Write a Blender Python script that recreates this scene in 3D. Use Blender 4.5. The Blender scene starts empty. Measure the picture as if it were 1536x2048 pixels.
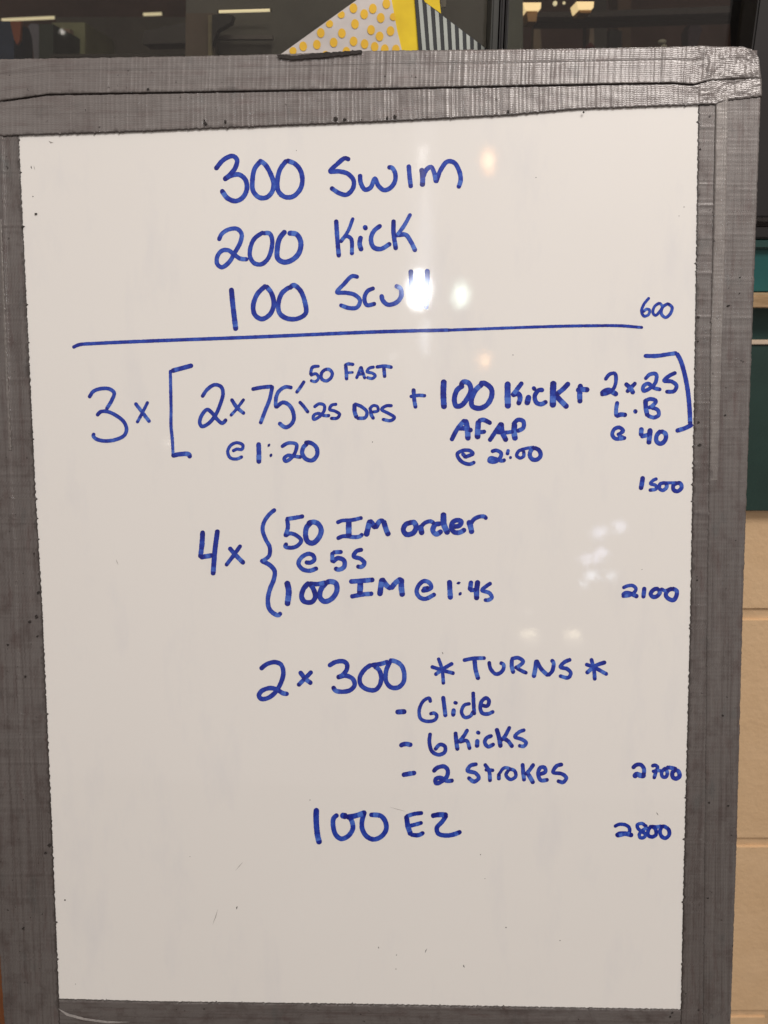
import bpy, bmesh, math, random
from mathutils import Vector, noise
random.seed(7)
S = bpy.context.scene
C = S.collection

# ------------------------------------------------------------------ camera, world, lights, exposure
F_PX = 1680.0                      # focal length in photograph pixels (1536 x 2048)
PITCH = math.radians(20)
CAM = Vector((0, 0, 1.45))
RX = Vector((1, 0, 0))
FW = Vector((0, math.cos(PITCH), -math.sin(PITCH)))
UP = Vector((0, math.sin(PITCH), math.cos(PITCH)))
cd = bpy.data.cameras.new('camera')
cam = bpy.data.objects.new('camera', cd); C.objects.link(cam)
cam.location = CAM; cam.rotation_euler = (math.radians(90) - PITCH, 0, 0)
cd.sensor_fit = 'VERTICAL'; cd.sensor_height = 36; cd.sensor_width = 27
cd.lens = F_PX / 2048 * 36
cd.clip_start = 0.02; cd.clip_end = 60
cd.dof.use_dof = True; cd.dof.focus_distance = 0.75; cd.dof.aperture_fstop = 9
S.camera = cam

w = bpy.data.worlds.new('World'); S.world = w; w.use_nodes = True
wt = w.node_tree; bg = wt.nodes['Background']
tc = wt.nodes.new('ShaderNodeTexCoord'); sx = wt.nodes.new('ShaderNodeSeparateXYZ')
mr = wt.nodes.new('ShaderNodeMapRange'); cr = wt.nodes.new('ShaderNodeValToRGB')
wt.links.new(tc.outputs['Generated'], sx.inputs[0]); wt.links.new(sx.outputs['Z'], mr.inputs['Value'])
mr.inputs['From Min'].default_value = -1; mr.inputs['From Max'].default_value = 1
wt.links.new(mr.outputs[0], cr.inputs[0]); wt.links.new(cr.outputs[0], bg.inputs[0])
e = cr.color_ramp.elements                      # a dim floor, walls, a lighter ceiling
e[0].position = 0.0; e[0].color = (.33, .268, .255, 1)
e[1].position = 1.0; e[1].color = (.62, .56, .51, 1)
k = cr.color_ramp.elements.new(.48); k.color = (.41, .352, .33, 1)
k = cr.color_ramp.elements.new(.70); k.color = (.57, .52, .485, 1)
bg.inputs[1].default_value = 1.0

S.view_settings.view_transform = 'Standard'; S.view_settings.look = 'None'
S.view_settings.exposure = 0; S.view_settings.gamma = 1

BT = CAM + (-.3289234) * RX + .3388362 * UP + .7569746 * FW        # top left corner of the white sheet
BN = -(.0562507 * RX + .0839381 * UP + .9948820 * FW).normalized()  # board normal, towards the room
def ray(px, py): return ((px - 768) / F_PX * RX + (1024 - py) / F_PX * UP + FW).normalized()
def onb(px, py, h=0.0):            # a point of the board's surface, h metres proud of it
    d = ray(px, py); t = (BT - CAM).dot(BN) / d.dot(BN)
    return CAM + d * t + BN * h
def onw(px, py, Y):                # a point of the upright plane y = Y
    d = ray(px, py); return CAM + d * (Y / d.y)

def area(name, loc, look, sx_, sy_, power, col, shape='RECTANGLE'):
    l = bpy.data.lights.new(name, 'AREA'); l.shape = shape; l.size = sx_; l.size_y = sy_
    l.energy = power; l.color = col
    o = bpy.data.objects.new(name, l); C.objects.link(o); o.location = loc
    o.rotation_euler = (Vector(look) - Vector(loc)).to_track_quat('-Z', 'Y').to_euler()
    return o
area('overhead_fill', (.9, -1.0, 3.65), (.1, .85, 1.15), 1.2, .8, 60, (1, .942, .898))  # unseen fill added overhead, so the board brightens towards its top

def lamp(px, py, D, wpx, hpx, L, col, shape='ELLIPSE'):
    """a hall lamp, or an added halo or sheen light, behind the camera, D metres from the board along the ray the board mirrors"""
    p = onb(px, py); d = (p - CAM).normalized(); r = d - 2 * d.dot(BN) * BN
    tot = (p - CAM).length + D
    a, b = wpx * tot / F_PX, hpx * tot / F_PX
    area('hall_lamp_or_glow', p + r * D, p, a, b, L * math.pi * a * b * (.785 if shape == 'ELLIPSE' else 1), col, shape)
for a in [(838, 581, 3.2, 36, 64, 70, (.93, .97, 1)), (838, 581, 3.3, 52, 84, 5, (.93, .97, 1)), (922, 592, 3.6, 22, 38, 16, (.78, 1, .86)), (921, 588, 3.7, 36, 60, 4, (.80, 1, .88)),  # wider, dimmer twins around a lamp are added halos
          (978, 320, 3.0, 13, 26, 13, (1, .80, .50)), (977, 322, 3.1, 30, 50, 6, (1, .36, .03)), (969, 719, 3.6, 9, 15, 12, (1, .78, .45)), (969, 720, 3.7, 25, 34, 5.5, (1, .38, .05)),
          (1196, 1067, 5, 20, 14, 8, (.68, .76, 1)), (1206, 1062, 5, 16, 12, 8, (.68, .76, 1)), (1240, 1053, 5, 14, 20, 9, (.68, .76, 1)),
          (1172, 1118, 5, 9, 15, 16, (.70, .75, 1)), (1155, 1116, 5, 6, 8, 4, (.70, .75, 1)), (1205, 1104, 5, 20, 7, 18, (.70, .75, 1)), (1194, 1117, 5, 8, 16, 18, (.70, .75, 1)),
          (1184, 1151, 5, 20, 11, 16, (.70, .82, 1)), (1222, 1151, 5, 10, 13, 16, (.70, .82, 1)), (1167, 1168, 5, 11, 10, 12, (.70, .82, 1)),
          (1058, 1267, 5, 32, 10, 8, (1, .88, .62)), (1146, 1268, 5, 32, 10, 9.5, (1, .88, .62)),
          (1060, 1280, 5, 36, 22, 1.2, (1, .9, .7)), (1146, 1282, 5, 38, 22, 1.2, (1, .9, .7)),
          (335, 886, 5, 8, 9, 9, (1, .93, .85)), (1058, 1223, 5, 9, 8, 3, (1, .93, .8)),
          (852, 703, 4, 12, 18, 5, (.86, .92, 1)), (785, 711, 4, 16, 10, 3, (.95, .95, 1)), (848, 300, 4, 12, 14, 2.5, (1, .96, .95)),
          (850, 668, 4, 20, 56, 4.2, (.80, .88, 1)), (850, 490, 4, 24, 220, 1.6, (.9, .93, 1)), (846, 420, 4, 60, 360, .5, (.95, .95, 1)), (844, 320, 4, 16, 50, 4, (1, .97, .96)), (845, 620, 4, 90, 330, .35, (.85, .92, 1))]:  # tall or faint entries: added lights imitating the board's vertical sheen
    lamp(*a)

# ------------------------------------------------------------------ helpers
def tag(o, label=None, cat=None, group=None, kind=None):
    for k_, v in (('label', label), ('category', cat), ('group', group), ('kind', kind)):
        if v: o[k_] = v
    return o
def mesh(name, verts, faces, mat, parent=None, uv=None, attr=None, smooth=False):
    base = Vector((0, 0, 0))
    if parent is not None:
        q = parent
        while q is not None: base += q.location; q = q.parent
    me = bpy.data.meshes.new(name)
    me.from_pydata([tuple(Vector(v) - base) for v in verts], [], faces)
    if uv:
        l = me.uv_layers.new(name='UVMap')
        for i, lp in enumerate(me.loops): l.data[i].uv = uv[lp.vertex_index]
    if attr:
        for an, vals in attr.items():
            a = me.attributes.new(an, 'FLOAT', 'POINT'); a.data.foreach_set('value', vals)
    me.materials.append(mat)
    if smooth: me.polygons.foreach_set('use_smooth', [True] * len(me.polygons))
    me.update()
    o = bpy.data.objects.new(name, me); C.objects.link(o)
    if parent is not None: o.parent = parent
    return o
def empty(name, loc, **kw):
    o = bpy.data.objects.new(name, None); C.objects.link(o); o.location = loc; o.empty_display_size = .05
    return tag(o, **kw)
def box_data(x0, x1, y0, y1, z0, z1, b=0.0):
    bm = bmesh.new()
    vs = [bm.verts.new((x, y, z)) for z in (z0, z1) for y in (y0, y1) for x in (x0, x1)]
    for f in ((0, 2, 3, 1), (4, 5, 7, 6), (0, 1, 5, 4), (2, 6, 7, 3), (0, 4, 6, 2), (1, 3, 7, 5)): bm.faces.new([vs[i] for i in f])
    if b: bmesh.ops.bevel(bm, geom=bm.edges[:], offset=b, segments=2, affect='EDGES')
    bm.verts.index_update()
    r = [v.co.copy() for v in bm.verts], [[v.index for v in f.verts] for f in bm.faces]
    bm.free(); return r
def box(name, x0, x1, y0, y1, z0, z1, mat, parent=None, b=0.0):
    v, f = box_data(x0, x1, y0, y1, z0, z1, b); return mesh(name, v, f, mat, parent)
def prism(name, pts, Y, depth, mat, parent=None):
    """an outline (photograph pixels) standing at its own distance Y, with real thickness behind it"""
    a = [onw(x, y, Y) for x, y in pts]; b = [p + Vector((0, depth, 0)) for p in a]; n = len(a)
    fs = [list(range(n)), list(range(2 * n - 1, n - 1, -1))] + [[i, i + n, (i + 1) % n + n, (i + 1) % n] for i in range(n)]
    return mesh(name, a + b, fs, mat, parent)
def cyl(name, p, q, r, mat, parent=None, n=12, r2=None):
    p, q = Vector(p), Vector(q); d = (q - p).normalized(); a = d.orthogonal().normalized(); b = d.cross(a); r2 = r if r2 is None else r2
    vs = [p + (a * math.cos(t) + b * math.sin(t)) * r for t in [2 * math.pi * i / n for i in range(n)]] + \
         [q + (a * math.cos(t) + b * math.sin(t)) * r2 for t in [2 * math.pi * i / n for i in range(n)]]
    fs = [list(range(n))[::-1], list(range(n, 2 * n))] + [[i, (i + 1) % n, (i + 1) % n + n, i + n] for i in range(n)]
    return mesh(name, vs, fs, mat, parent, smooth=False)

class NT:
    def __init__(s, name):
        s.m = bpy.data.materials.new(name); s.m.use_nodes = True; s.t = s.m.node_tree
        s.b = s.t.nodes['Principled BSDF']
    def n(s, typ, **kw):
        x = s.t.nodes.new('ShaderNode' + typ)
        for k_, v in kw.items(): setattr(x, k_, v)
        return x
    def l(s, a, b): s.t.links.new(a, b)
    def math(s, op, a, b=None, clamp=False):
        x = s.n('Math', operation=op); x.use_clamp = clamp
        for i, v in enumerate((a, b)):
            if v is None: continue
            if isinstance(v, (int, float)): x.inputs[i].default_value = v
            else: s.l(v, x.inputs[i])
        return x.outputs[0]
    def noise(s, vec, scale, detail=2, rough=.5, sc=None):
        if sc:
            mp = s.n('Mapping'); mp.inputs['Scale'].default_value = sc; s.l(vec, mp.inputs[0]); vec = mp.outputs[0]
        x = s.n('TexNoise'); x.inputs['Scale'].default_value = scale; x.inputs['Detail'].default_value = detail; x.inputs['Roughness'].default_value = rough
        s.l(vec, x.inputs['Vector']); return x.outputs['Fac']
    def ramp(s, fac, stops):
        x = s.n('ValToRGB'); el = x.color_ramp.elements
        el[0].position, el[0].color = stops[0][0], (*stops[0][1], 1)
        el[1].position, el[1].color = stops[-1][0], (*stops[-1][1], 1)
        for p, c in stops[1:-1]: q = el.new(p); q.color = (*c, 1)
        s.l(fac, x.inputs[0]); return x.outputs[0]
    def mix(s, fac, a, b, mode='MIX'):
        x = s.n('Mix', data_type='RGBA', blend_type=mode)
        for i, v in ((0, fac), (6, a), (7, b)):
            if isinstance(v, (int, float)): x.inputs[i].default_value = v
            elif isinstance(v, tuple): x.inputs[i].default_value = (*v, 1)
            else: s.l(v, x.inputs[i])
        return x.outputs[2]
    def bump(s, h, dist, strength=1, prev=None):
        x = s.n('Bump'); x.inputs['Distance'].default_value = dist; x.inputs['Strength'].default_value = strength
        s.l(h, x.inputs['Height'])
        if prev is not None: s.l(prev, x.inputs['Normal'])
        return x.outputs[0]
    def set(s, **kw):
        for k_, v in kw.items():
            k_ = k_.replace('_', ' ')
            if isinstance(v, (int, float)): s.b.inputs[k_].default_value = v
            elif isinstance(v, tuple): s.b.inputs[k_].default_value = (*v, 1) if len(v) == 3 else v
            else: s.l(v, s.b.inputs[k_])
        return s
def flat(name, col, rough=.6, var=.25, scale=30, bump=0.0, **kw):
    t = NT(name); g = t.n('TexCoord').outputs['Object']; f = t.noise(g, scale, 4, .6)
    lo = tuple(c * (1 - var) for c in col); hi = tuple(min(1, c * (1 + var)) for c in col)
    t.set(Base_Color=t.ramp(f, [(.3, lo), (.7, hi)]), Roughness=rough, **kw)
    if bump: t.set(Normal=t.bump(f, bump))
    return t.m

# ------------------------------------------------------------------ materials
def m_sheet():
    t = NT('whiteboard_enamel'); g = t.n('TexCoord').outputs['Object']
    a = t.noise(g, 5, 3, .5); b = t.noise(g, 900, 2, .5)
    col = t.mix(a, (.765, .745, .715), (.80, .785, .755))
    sm = t.noise(g, 1, 5, .62, (28, 9, 9)); wipe = t.math('MULTIPLY', t.math('SUBTRACT', sm, .54, True), .9)   # faint wiped-off marker haze
    col = t.mix(wipe, col, (.55, .56, .62))
    nb2 = t.bump(t.noise(g, 22, 2, .5), .0001, .5)
    t.set(Base_Color=col, Roughness=.42, Specular_IOR_Level=.25, Coat_Weight=.9, Coat_Roughness=t.math('ADD', .018, t.math('MULTIPLY', sm, .03)), Coat_IOR=1.5, Coat_Normal=t.bump(b, .000012, .5, nb2))
    return t.m
def m_ink():
    t = NT('blue_marker_ink'); at = t.n('Attribute', attribute_name='dens').outputs['Fac']
    ac = t.n('Attribute', attribute_name='across').outputs['Fac']
    g = t.n('TexCoord').outputs['Object']
    n1 = t.noise(g, 170, 3, .6); n2 = t.noise(g, 900, 2, .6)
    edge = t.math('MULTIPLY', t.math('POWER', ac, 5), .16)
    d = t.math('ADD', at, t.math('ADD', edge, t.math('ADD', t.math('MULTIPLY', t.math('SUBTRACT', n1, .5), 1.15), t.math('MULTIPLY', t.math('SUBTRACT', n2, .5), .30))))
    col = t.ramp(d, [(0, (.075, .17, .58)), (.3, (.026, .072, .43)), (.6, (.011, .030, .315)), (1, (.008, .012, .185))])
    t.set(Base_Color=col, Roughness=.5, Specular_IOR_Level=0, Coat_Weight=.9, Coat_Roughness=.07, Normal=t.bump(n2, .00002, .4))
    return t.m
def m_tape(name, tint=(1, 1, 1), dirt=1.0, cross_=1.0, grime=.85, coat=.3, rib=.30):
    t = NT(name); uv = t.n('UVMap').outputs[0]; sp = t.n('SeparateXYZ'); t.l(uv, sp.inputs[0])
    u, v = sp.outputs[0], sp.outputs[1]
    g = t.n('TexCoord').outputs['Object']
    # cloth threads of the tape: ribs along it, and irregular cross threads
    jit = t.math('MULTIPLY', t.noise(uv, 25, 1), .0007)
    ribs = t.math('SINE', t.math('MULTIPLY', t.math('ADD', v, jit), 2 * math.pi / .0015))
    cross = t.math('SINE', t.math('MULTIPLY', t.math('ADD', u, t.math('MULTIPLY', t.noise(uv, 1, 2, .5, (45, 2, 1)), .012)), 2 * math.pi / .0042))
    cr2 = t.noise(uv, 1, 3, .6, (260, 6, 1))
    h = t.math('ADD', t.math('MULTIPLY', ribs, rib), t.math('ADD', t.math('MULTIPLY', cross, .32 * cross_), t.math('MULTIPLY', cr2, 1.7 * cross_)))
    kn_ = t.math('POWER', t.math('MULTIPLY', t.math('MAXIMUM', ribs, 0), t.math('MAXIMUM', cross, 0)), 2)
    h = t.math('ADD', h, t.math('MULTIPLY', kn_, .6 * cross_))
    fine = t.noise(g, 700, 3, .6)
    nb = t.bump(h, .00016, .8); nb = t.bump(fine, .00012, .6, nb)
    big = t.noise(g, 9, 4, .6); med = t.noise(g, 45, 5, .65); st = t.noise(uv, 1, 4, .6, (30, 150, 1))
    col = t.mix(big, (.125, .112, .106), (.175, .166, .158))
    col = t.mix(t.math('MULTIPLY', t.math('SUBTRACT', med, .5, True), 2.6 * dirt, True), col, (.070, .052, .048))
    col = t.mix(t.math('MULTIPLY', t.math('SUBTRACT', st, .52, True), 2.2 * dirt, True), col, (.095, .062, .058))
    col = t.mix(t.math('MULTIPLY', t.math('SUBTRACT', t.noise(g, 60, 3, .5, (1, 1, .45)), .62, True), 2.5, True), col, (.07, .085, .085))
    lng = t.noise(uv, 1, 5, .65, (5, 330, 1))
    col = t.mix(t.math('MULTIPLY', t.math('SUBTRACT', lng, .5, True), 2.4 * dirt, True), col, (.062, .046, .042))
    col = t.mix(t.math('MULTIPLY', t.math('SUBTRACT', .47, lng, True), 1.4, True), col, (.24, .225, .215))
    # grime gathered along the tape's inner edge
    ed = t.math('SUBTRACT', 1, t.math('DIVIDE', v, t.math('ADD', .0004, t.math('MULTIPLY', t.math('POWER', t.noise(uv, 1, 4, .7, (70, 70, 1)), 3), .016))), True)
    col = t.mix(t.math('MULTIPLY', ed, grime), col, (.028, .021, .018))
    spk = t.math('MULTIPLY', t.math('SUBTRACT', t.noise(g, 230, 2, .5), .71, True), 14, True)
    col = t.mix(spk, col, (.022, .016, .014))
    col = t.mix(1.0, col, tint, 'MULTIPLY')
    t.set(Base_Color=col, Metallic=.35, Roughness=t.math('ADD', .34, t.math('MULTIPLY', med, .25)), Specular_IOR_Level=.5, Normal=nb, Coat_Weight=coat, Coat_Roughness=.13, Coat_Normal=nb)
    return t.m
SHEET = m_sheet(); INK = m_ink()
TAPE = m_tape('silver_duct_tape', (.95, .92, .925), 1.25, .28, .95); TAPE_OUT = m_tape('silver_duct_tape_outer', (.97, .945, .95), 1.25, .30, .3); TAPE_TOP = m_tape('silver_duct_tape_top', (1.2, 1.17, 1.18), .8, .9, .85, .6, .22); TAPE_LIGHT = flat('tape_fold_edge', (.30, .28, .27), .35, .3, 200)
GRIME = flat('black_grime', (.022, .017, .015), .8, .5, 400)
CORE = flat('board_core', (.14, .12, .115), .8)
SPECK = flat('dark_speck', (.05, .045, .042), .7)
SMEAR = flat('grey_scuff', (.34, .32, .30), .6)

# ------------------------------------------------------------------ the setting: block wall with window opening
YW = 1.0
zw = lambda py, Y=YW: onw(768, py, Y).z
def m_block():
    t = NT('painted_block'); g = t.n('TexCoord').outputs['Object']
    n1 = t.noise(g, 14, 5, .6); n2 = t.noise(g, 120, 4, .6); v = t.n('TexVoronoi'); v.inputs['Scale'].default_value = 34; t.l(g, v.inputs['Vector'])
    col = t.ramp(n1, [(.3, (.74, .51, .295)), (.7, (.80, .565, .34))])
    nb = t.bump(t.noise(g, 30, 4, .6), .0022, .8); nb = t.bump(n2, .0004, .6, nb)
    t.set(Base_Color=col, Roughness=.42, Normal=nb); return t.m
BLOCK = m_block()
MORTAR = flat('painted_mortar', (.70, .49, .29), .6, .1, 60, .001)
GREEN = flat('dark_green_paint', (.016, .044, .036), .55, .12, 20, .0003)
GREEN2 = flat('deep_green_paint', (.012, .052, .046), .5, .12, 20, .0003)
TEAL = flat('teal_paint', (.004, .088, .088), .5, .12, 20, .0003)
CREAM = flat('cream_strip', (.68, .55, .42), .5, .06)
OLIVE = flat('olive_board', (.09, .075, .045), .6)
DARK = flat('dark_window_frame', (.014, .012, .012), .45, .2, 20)
def m_ply():
    t = NT('raw_board_edge'); g = t.n('TexCoord').outputs['Object']
    n1 = t.noise(g, 1, 5, .65, (14, 14, 90)); t.set(Base_Color=t.ramp(n1, [(.3, (.30, .19, .09)), (.55, (.50, .34, .19)), (.75, (.56, .41, .26))]), Roughness=.6, Normal=t.bump(n1, .0006))
    return t.m
PLY = m_ply()
floor = box('floor', -4, 4, -6, 5, -.05, 0, flat('concrete_floor', (.16, .14, .12), .5, .2, 3))
tag(floor, kind='structure')
rows = [0.0, zw(2027), zw(1684), zw(1228), zw(1022) + .012]
core = box('wall', -2, 2, YW + .0035, YW + .14, 0, rows[-1], MORTAR); tag(core, kind='structure')
for r in range(len(rows) - 1):
    z0, z1 = rows[r] + .0015, rows[r + 1] - .0015
    L_, off = .40, (.83 if r % 2 else .63)
    x = -2 + (off % L_) - L_
    while x < 2:
        xa, xb = max(x + .004, -2), min(x + L_ - .004, 2)
        if xb - xa > .03: box('block', xa, xb, YW - random.uniform(0, .0012), YW + .05, z0, z1, BLOCK, core, .0075)
        x += L_
up = empty('window_counter', (0, YW, zw(1022)), label='dark green panelled window counter with bare board ledge behind the whiteboard', cat='counter')
def band(name, p0, p1, yf, mat, b=.001, y1=YW + .14, e0=0, e1=0):
    return box(name, -2, 2, yf, y1, zw(p1, yf) + e1, zw(p0, yf) - e0, mat, up, b)
band('lower_panel', 690, 1022, YW - .016, GREEN)
band('trim_strip', 680.5, 689.5, YW - .019, CREAM)
band('middle_panel', 600, 680.5, YW - .012, GREEN2)
band('ledge_board', 591, 616, YW - .045, PLY, .0012)
band('sill_board', 497, 590, YW - .012, TEAL, e1=.0035)
band('sill_cap', 482, 497, YW - .020, GREEN2, .0015)

# window: frame, glass; room beyond
win = empty('window', (0, YW + .03, zw(482)), label='dark framed interior window above the green counter', cat='window')
zs = zw(482); zt = 2.35
def fr(px0, px1, mat=DARK, Y=YW + .03):
    xa, xb = onw(px0, 60, Y).x, onw(px1, 60, Y).x
    return box('window_frame', xa, xb, Y - .02, Y + .03, zs + .025, zt - .04, mat, win, .002)
box('window_frame', -2, 2, YW + .008, YW + .07, zw(478), zw(455), DARK, win, .002)
box('window_frame', -2, 2, YW + .008, YW + .07, zt - .04, zt, DARK, win, .002)
BRONZE = flat('grey_bronze_frame', (.042, .043, .038), .45, .12)
fr(978, 992, BRONZE); fr(995, 1003, DARK); fr(1006, 1012, DARK); fr(1495, 1640, DARK)
gm = NT('window_glass')
tr = gm.n('BsdfTransparent'); gl = gm.n('BsdfGlossy'); gl.inputs['Roughness'].default_value = .02; tr.inputs[0].default_value = (.93, .92, .89, 1)
fz = gm.n('Fresnel'); fz.inputs[0].default_value = 1.45; mx = gm.n('MixShader')
gm.l(fz.outputs[0], mx.inputs[0]); gm.l(tr.outputs[0], mx.inputs[1]); gm.l(gl.outputs[0], mx.inputs[2]); gm.l(mx.outputs[0], gm.t.nodes['Material Output'].inputs[0])
box('window_pane', -2, 2, YW + .048, YW + .052, zs + .02, zt - .02, gm.m, win)
box('wall_top', -2, 2, YW, YW + .14, zt, 2.9, BLOCK)['kind'] = 'structure'
RW = flat('dim_room_wall', (.17, .10, .080), .8, .5, 2.5)
for nm, a in (('back_wall', (-2.6, 3.0, 3.2, 3.3, 0, 2.9)), ('side_wall', (-2.7, -2.6, YW + .14, 3.3, 0, 2.9)), ('side_wall', (3.0, 3.1, YW + .14, 3.3, 0, 2.9)), ('ceiling', (-2.7, 3.1, YW + .14, 3.3, 2.9, 3.0))):
    box(nm, *a, RW)['kind'] = 'structure'

def C3(r, g, b): return tuple(((c / 255) / 12.92 if c / 255 < .04045 else ((c / 255 + .055) / 1.055) ** 2.4) for c in (r, g, b))
def dim(name, rgb, kf=2.2, **kw): return flat(name, tuple(min(.9, c * kf) for c in C3(*rgb)), .7, .2, 12, **kw)
# grey panel behind the paper pennants
Y1 = YW + .30
gp = prism('panel_board', [(372, -90), (986, -90), (984, 320), (372, 320)], Y1 + .012, .02, dim('grey_panel', (72, 71, 66), 1.9)); tag(gp, 'plain dark grey board behind the patterned paper shapes', 'board')
# patterned paper: white with yellow dots, plain yellow, grey and white stripes
Y2 = YW + .038
po = empty('patterned_paper', onw(700, 106, Y2), label='paper decoration with yellow dots, a yellow band and grey stripes', cat='decoration')
WHT = dim('white_paper', (165, 160, 157), 1.75); YEL = dim('yellow_paper', (195, 160, 30), 1.75); DOT = dim('dot_yellow', (195, 148, 42), 1.75); STR = dim('charcoal_print', (50, 52, 54), 1.3); LST = dim('pale_stripe', (150, 155, 150), 1.5)
# dotted sheet: continues down behind the board
prism('dotted_sheet', [(470, 174), (716, -2), (770, -40), (772, -40), (783, 0), (794, 60), (806, 110), (815, 174)], Y2, .003, WHT, po)
dots = [(1490, 48), (1317, 110), (1068, 104), (1206, 180), (1418, 228), (1088, 306), (920, 425), (1294, 382), (1403, 465), (815, 543), (600, 570), (425, 592), (1070, 528), (1211, 562), (1340, 597), (1470, 628), (978, 660), (650, 420), (712, 712)]
dots = [(540 + x / 6.4, y / 6.4) for x, y in dots] + [(760 + x / 6.4, y / 6.4) for x, y in ((135, 396), (203, 632))]
def disc_mesh(pts, r, Y, name, mat, parent):
    vs, fs = [], []
    for x, y in pts:
        i0 = len(vs); c = onw(x, y, Y)
        rr = r * Y / F_PX
        for k_ in range(18): a = 2 * math.pi * k_ / 18; vs.append(c + Vector((math.cos(a) * rr * .95, 0, math.sin(a) * rr * 1.05)))
        fs.append(list(range(i0, i0 + 18)))
    return mesh(name, vs, fs, mat, parent)
DM = None
for p in dots:
    disc_mesh([p], 7.2, Y2 - .0006, 'yellow_dot', DOT, po)
def arc_dot(cx, cy, cut):           # a dot cut by the sheet's slanting edge
    rr = 7.2; pts = []
    for k_ in range(24):
        a = 2 * math.pi * k_ / 24; x, y = cx + math.cos(a) * rr, cy + math.sin(a) * rr * 1.05
        lim = 174 - (x - 470) * (176 / 246) + 1.2
        if cut == 'top' and y < lim: y = lim
        if cut == 'right': x = min(x, 783 + (y) * .19 + 1)
        pts.append((x, y))
    vs = [onw(x, y, Y2 - .0006) for x, y in pts]; mesh('yellow_dot', vs, [list(range(24))], DOT, po)
for a in ((682.5, 29, 'top'), (659, 47.5, 'top'), (586, 101.5, 'top'), (787, 33.5, 'right')): arc_dot(*a)
prism('yellow_band', [(772, -60), (828, -60), (829, 0), (838, 110), (845, 174), (815, 174), (806, 110), (794, 60), (783, 0)], Y2 + .001, .003, YEL, po)
prism('yellow_corner', [(820, -60), (880, -60), (879, 0), (882, 27), (850, 4)], Y2 + .002, .003, YEL, po)
hyp = lambda x: (x - 845) * (104 / 137.0)          # slanting upper edge of the striped sheet
prism('striped_sheet', [(829, -14), (845, 0), (982, 104), (1075, 174), (845, 174), (838, 110)], Y2 - .001, .003, STR, po)
for i in range(13):
    xt0 = 836.5 + i * 16 - (i * .45) * i * .12; top = -8 if i == 0 else None
    slant = .082 - i * .0085
    xb_ = lambda x, y: x + (y - 0) * slant
    # intersect the stripe's two sides with the slanting edge
    def hit(x):
        y = -8.0
        for _ in range(30):
            y = max(-8.0, hyp(xb_(x, y)) + 1)
        return y
    xl, xr = xt0, xt0 + 7.6 - i * .12
    yl, yr = hit(xl), hit(xr)
    if yl > 170: break
    prism('pale_stripe', [(xb_(xl, yl), yl), (xb_(xr, yr), yr), (xb_(xr, 172), 172), (xb_(xl, 172), 172)], Y2 - .0018, .0006, LST, po)
prism('tab', [(880, -12), (893, -12), (892, 13), (882, 15)], Y2 + .02, .004, dim('tab_grey', (120, 118, 110)), None)
tag(bpy.data.objects['tab'], 'small pale tab beside the top of the striped paper', 'tab')

def thing(name, pts, Y, depth, rgb, label, cat, kf=3.5):
    o = prism(name, pts, Y, depth, dim(name + '_m', rgb, kf)); tag(o, label, cat); return o
def q(x0, y0, x1, y1): return [(x0, y0), (x1, y0), (x1, y1), (x0, y1)]
# left of the window: dim solids standing in for hall reflections in the pane
thing('partition_reflection', q(112, 34, 372, 420), 2.35, .05, (58, 56, 50), 'long low greenish slab for a hall reflection across the left of the room', 'partition_reflection')
thing('wooden_post_or_reflection', q(371, 26, 429, 420), 1.28, .03, (66, 58, 50), 'brown post shape for a hall reflection, left of the grey board', 'post', 2.8)
thing('batten_reflection', q(416, 30, 424, 118), 1.27, .01, (88, 82, 64), 'narrow tan batten shape for a hall reflection, on the brown post shape', 'batten', 2.8)
thing('cabinet_reflection', q(104, 45, 170, 420), 1.95, .2, (86, 88, 66), 'pale green cabinet shape for a hall reflection at the left of the window', 'cabinet_reflection')
thing('folder', q(122, 58, 140, 420), 1.92, .02, (88, 74, 62), 'pinkish brown folder shape for a hall reflection, in front of the pale green cabinet shape', 'folder')
thing('panel_reflection', q(-60, 42, 28, 420), 2.0, .1, (22, 34, 52), 'dark blue panel shape for a hall reflection at the far left of the window', 'panel')
thing('flag_reflection', [(20, 42), (42, 42), (40, 80), (34, 90), (28, 78)], 1.9, .01, (86, 44, 26), 'small dark orange flag shape for a hall reflection at the far left', 'flag')
thing('jacket_reflection', [(56, 52), (62, 47), (76, 48), (80, 62), (78, 120), (68, 120), (64, 75)], 1.85, .03, (62, 62, 68), 'grey jacket shape for a hall reflection, beside the dark green locker shape', 'jacket')
thing('locker', q(78, 48, 106, 420), 1.8, .2, (20, 26, 20), 'narrow very dark green locker shape for a hall reflection, left of the pale cabinet shape', 'locker')
thing('beam_reflection', [(286, 88), (288, 62), (372, 44), (372, 86)], 1.5, .05, (34, 32, 30), 'black sloping beam shape for a hall reflection, left of the brown post shape', 'beam')
thing('bracket', [(424, 60), (424, 30), (446, 27), (466, 30), (462, 44), (434, 60), (424, 90)], 1.26, .02, (38, 36, 34), 'black curved bracket shape for a hall reflection, right of the brown post shape', 'bracket', 1.7)
thing('low_rail', q(429, 70, 545, 78), 1.29, .012, (84, 80, 76), 'pale narrow rail across the grey board', 'rail', 1.7)
thing('shelf_reflection', q(100, 108, 372, 114), 1.6, .1, (30, 27, 24), 'dark shelf edge shape for a hall reflection, low at the left of the window', 'shelf')
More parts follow.
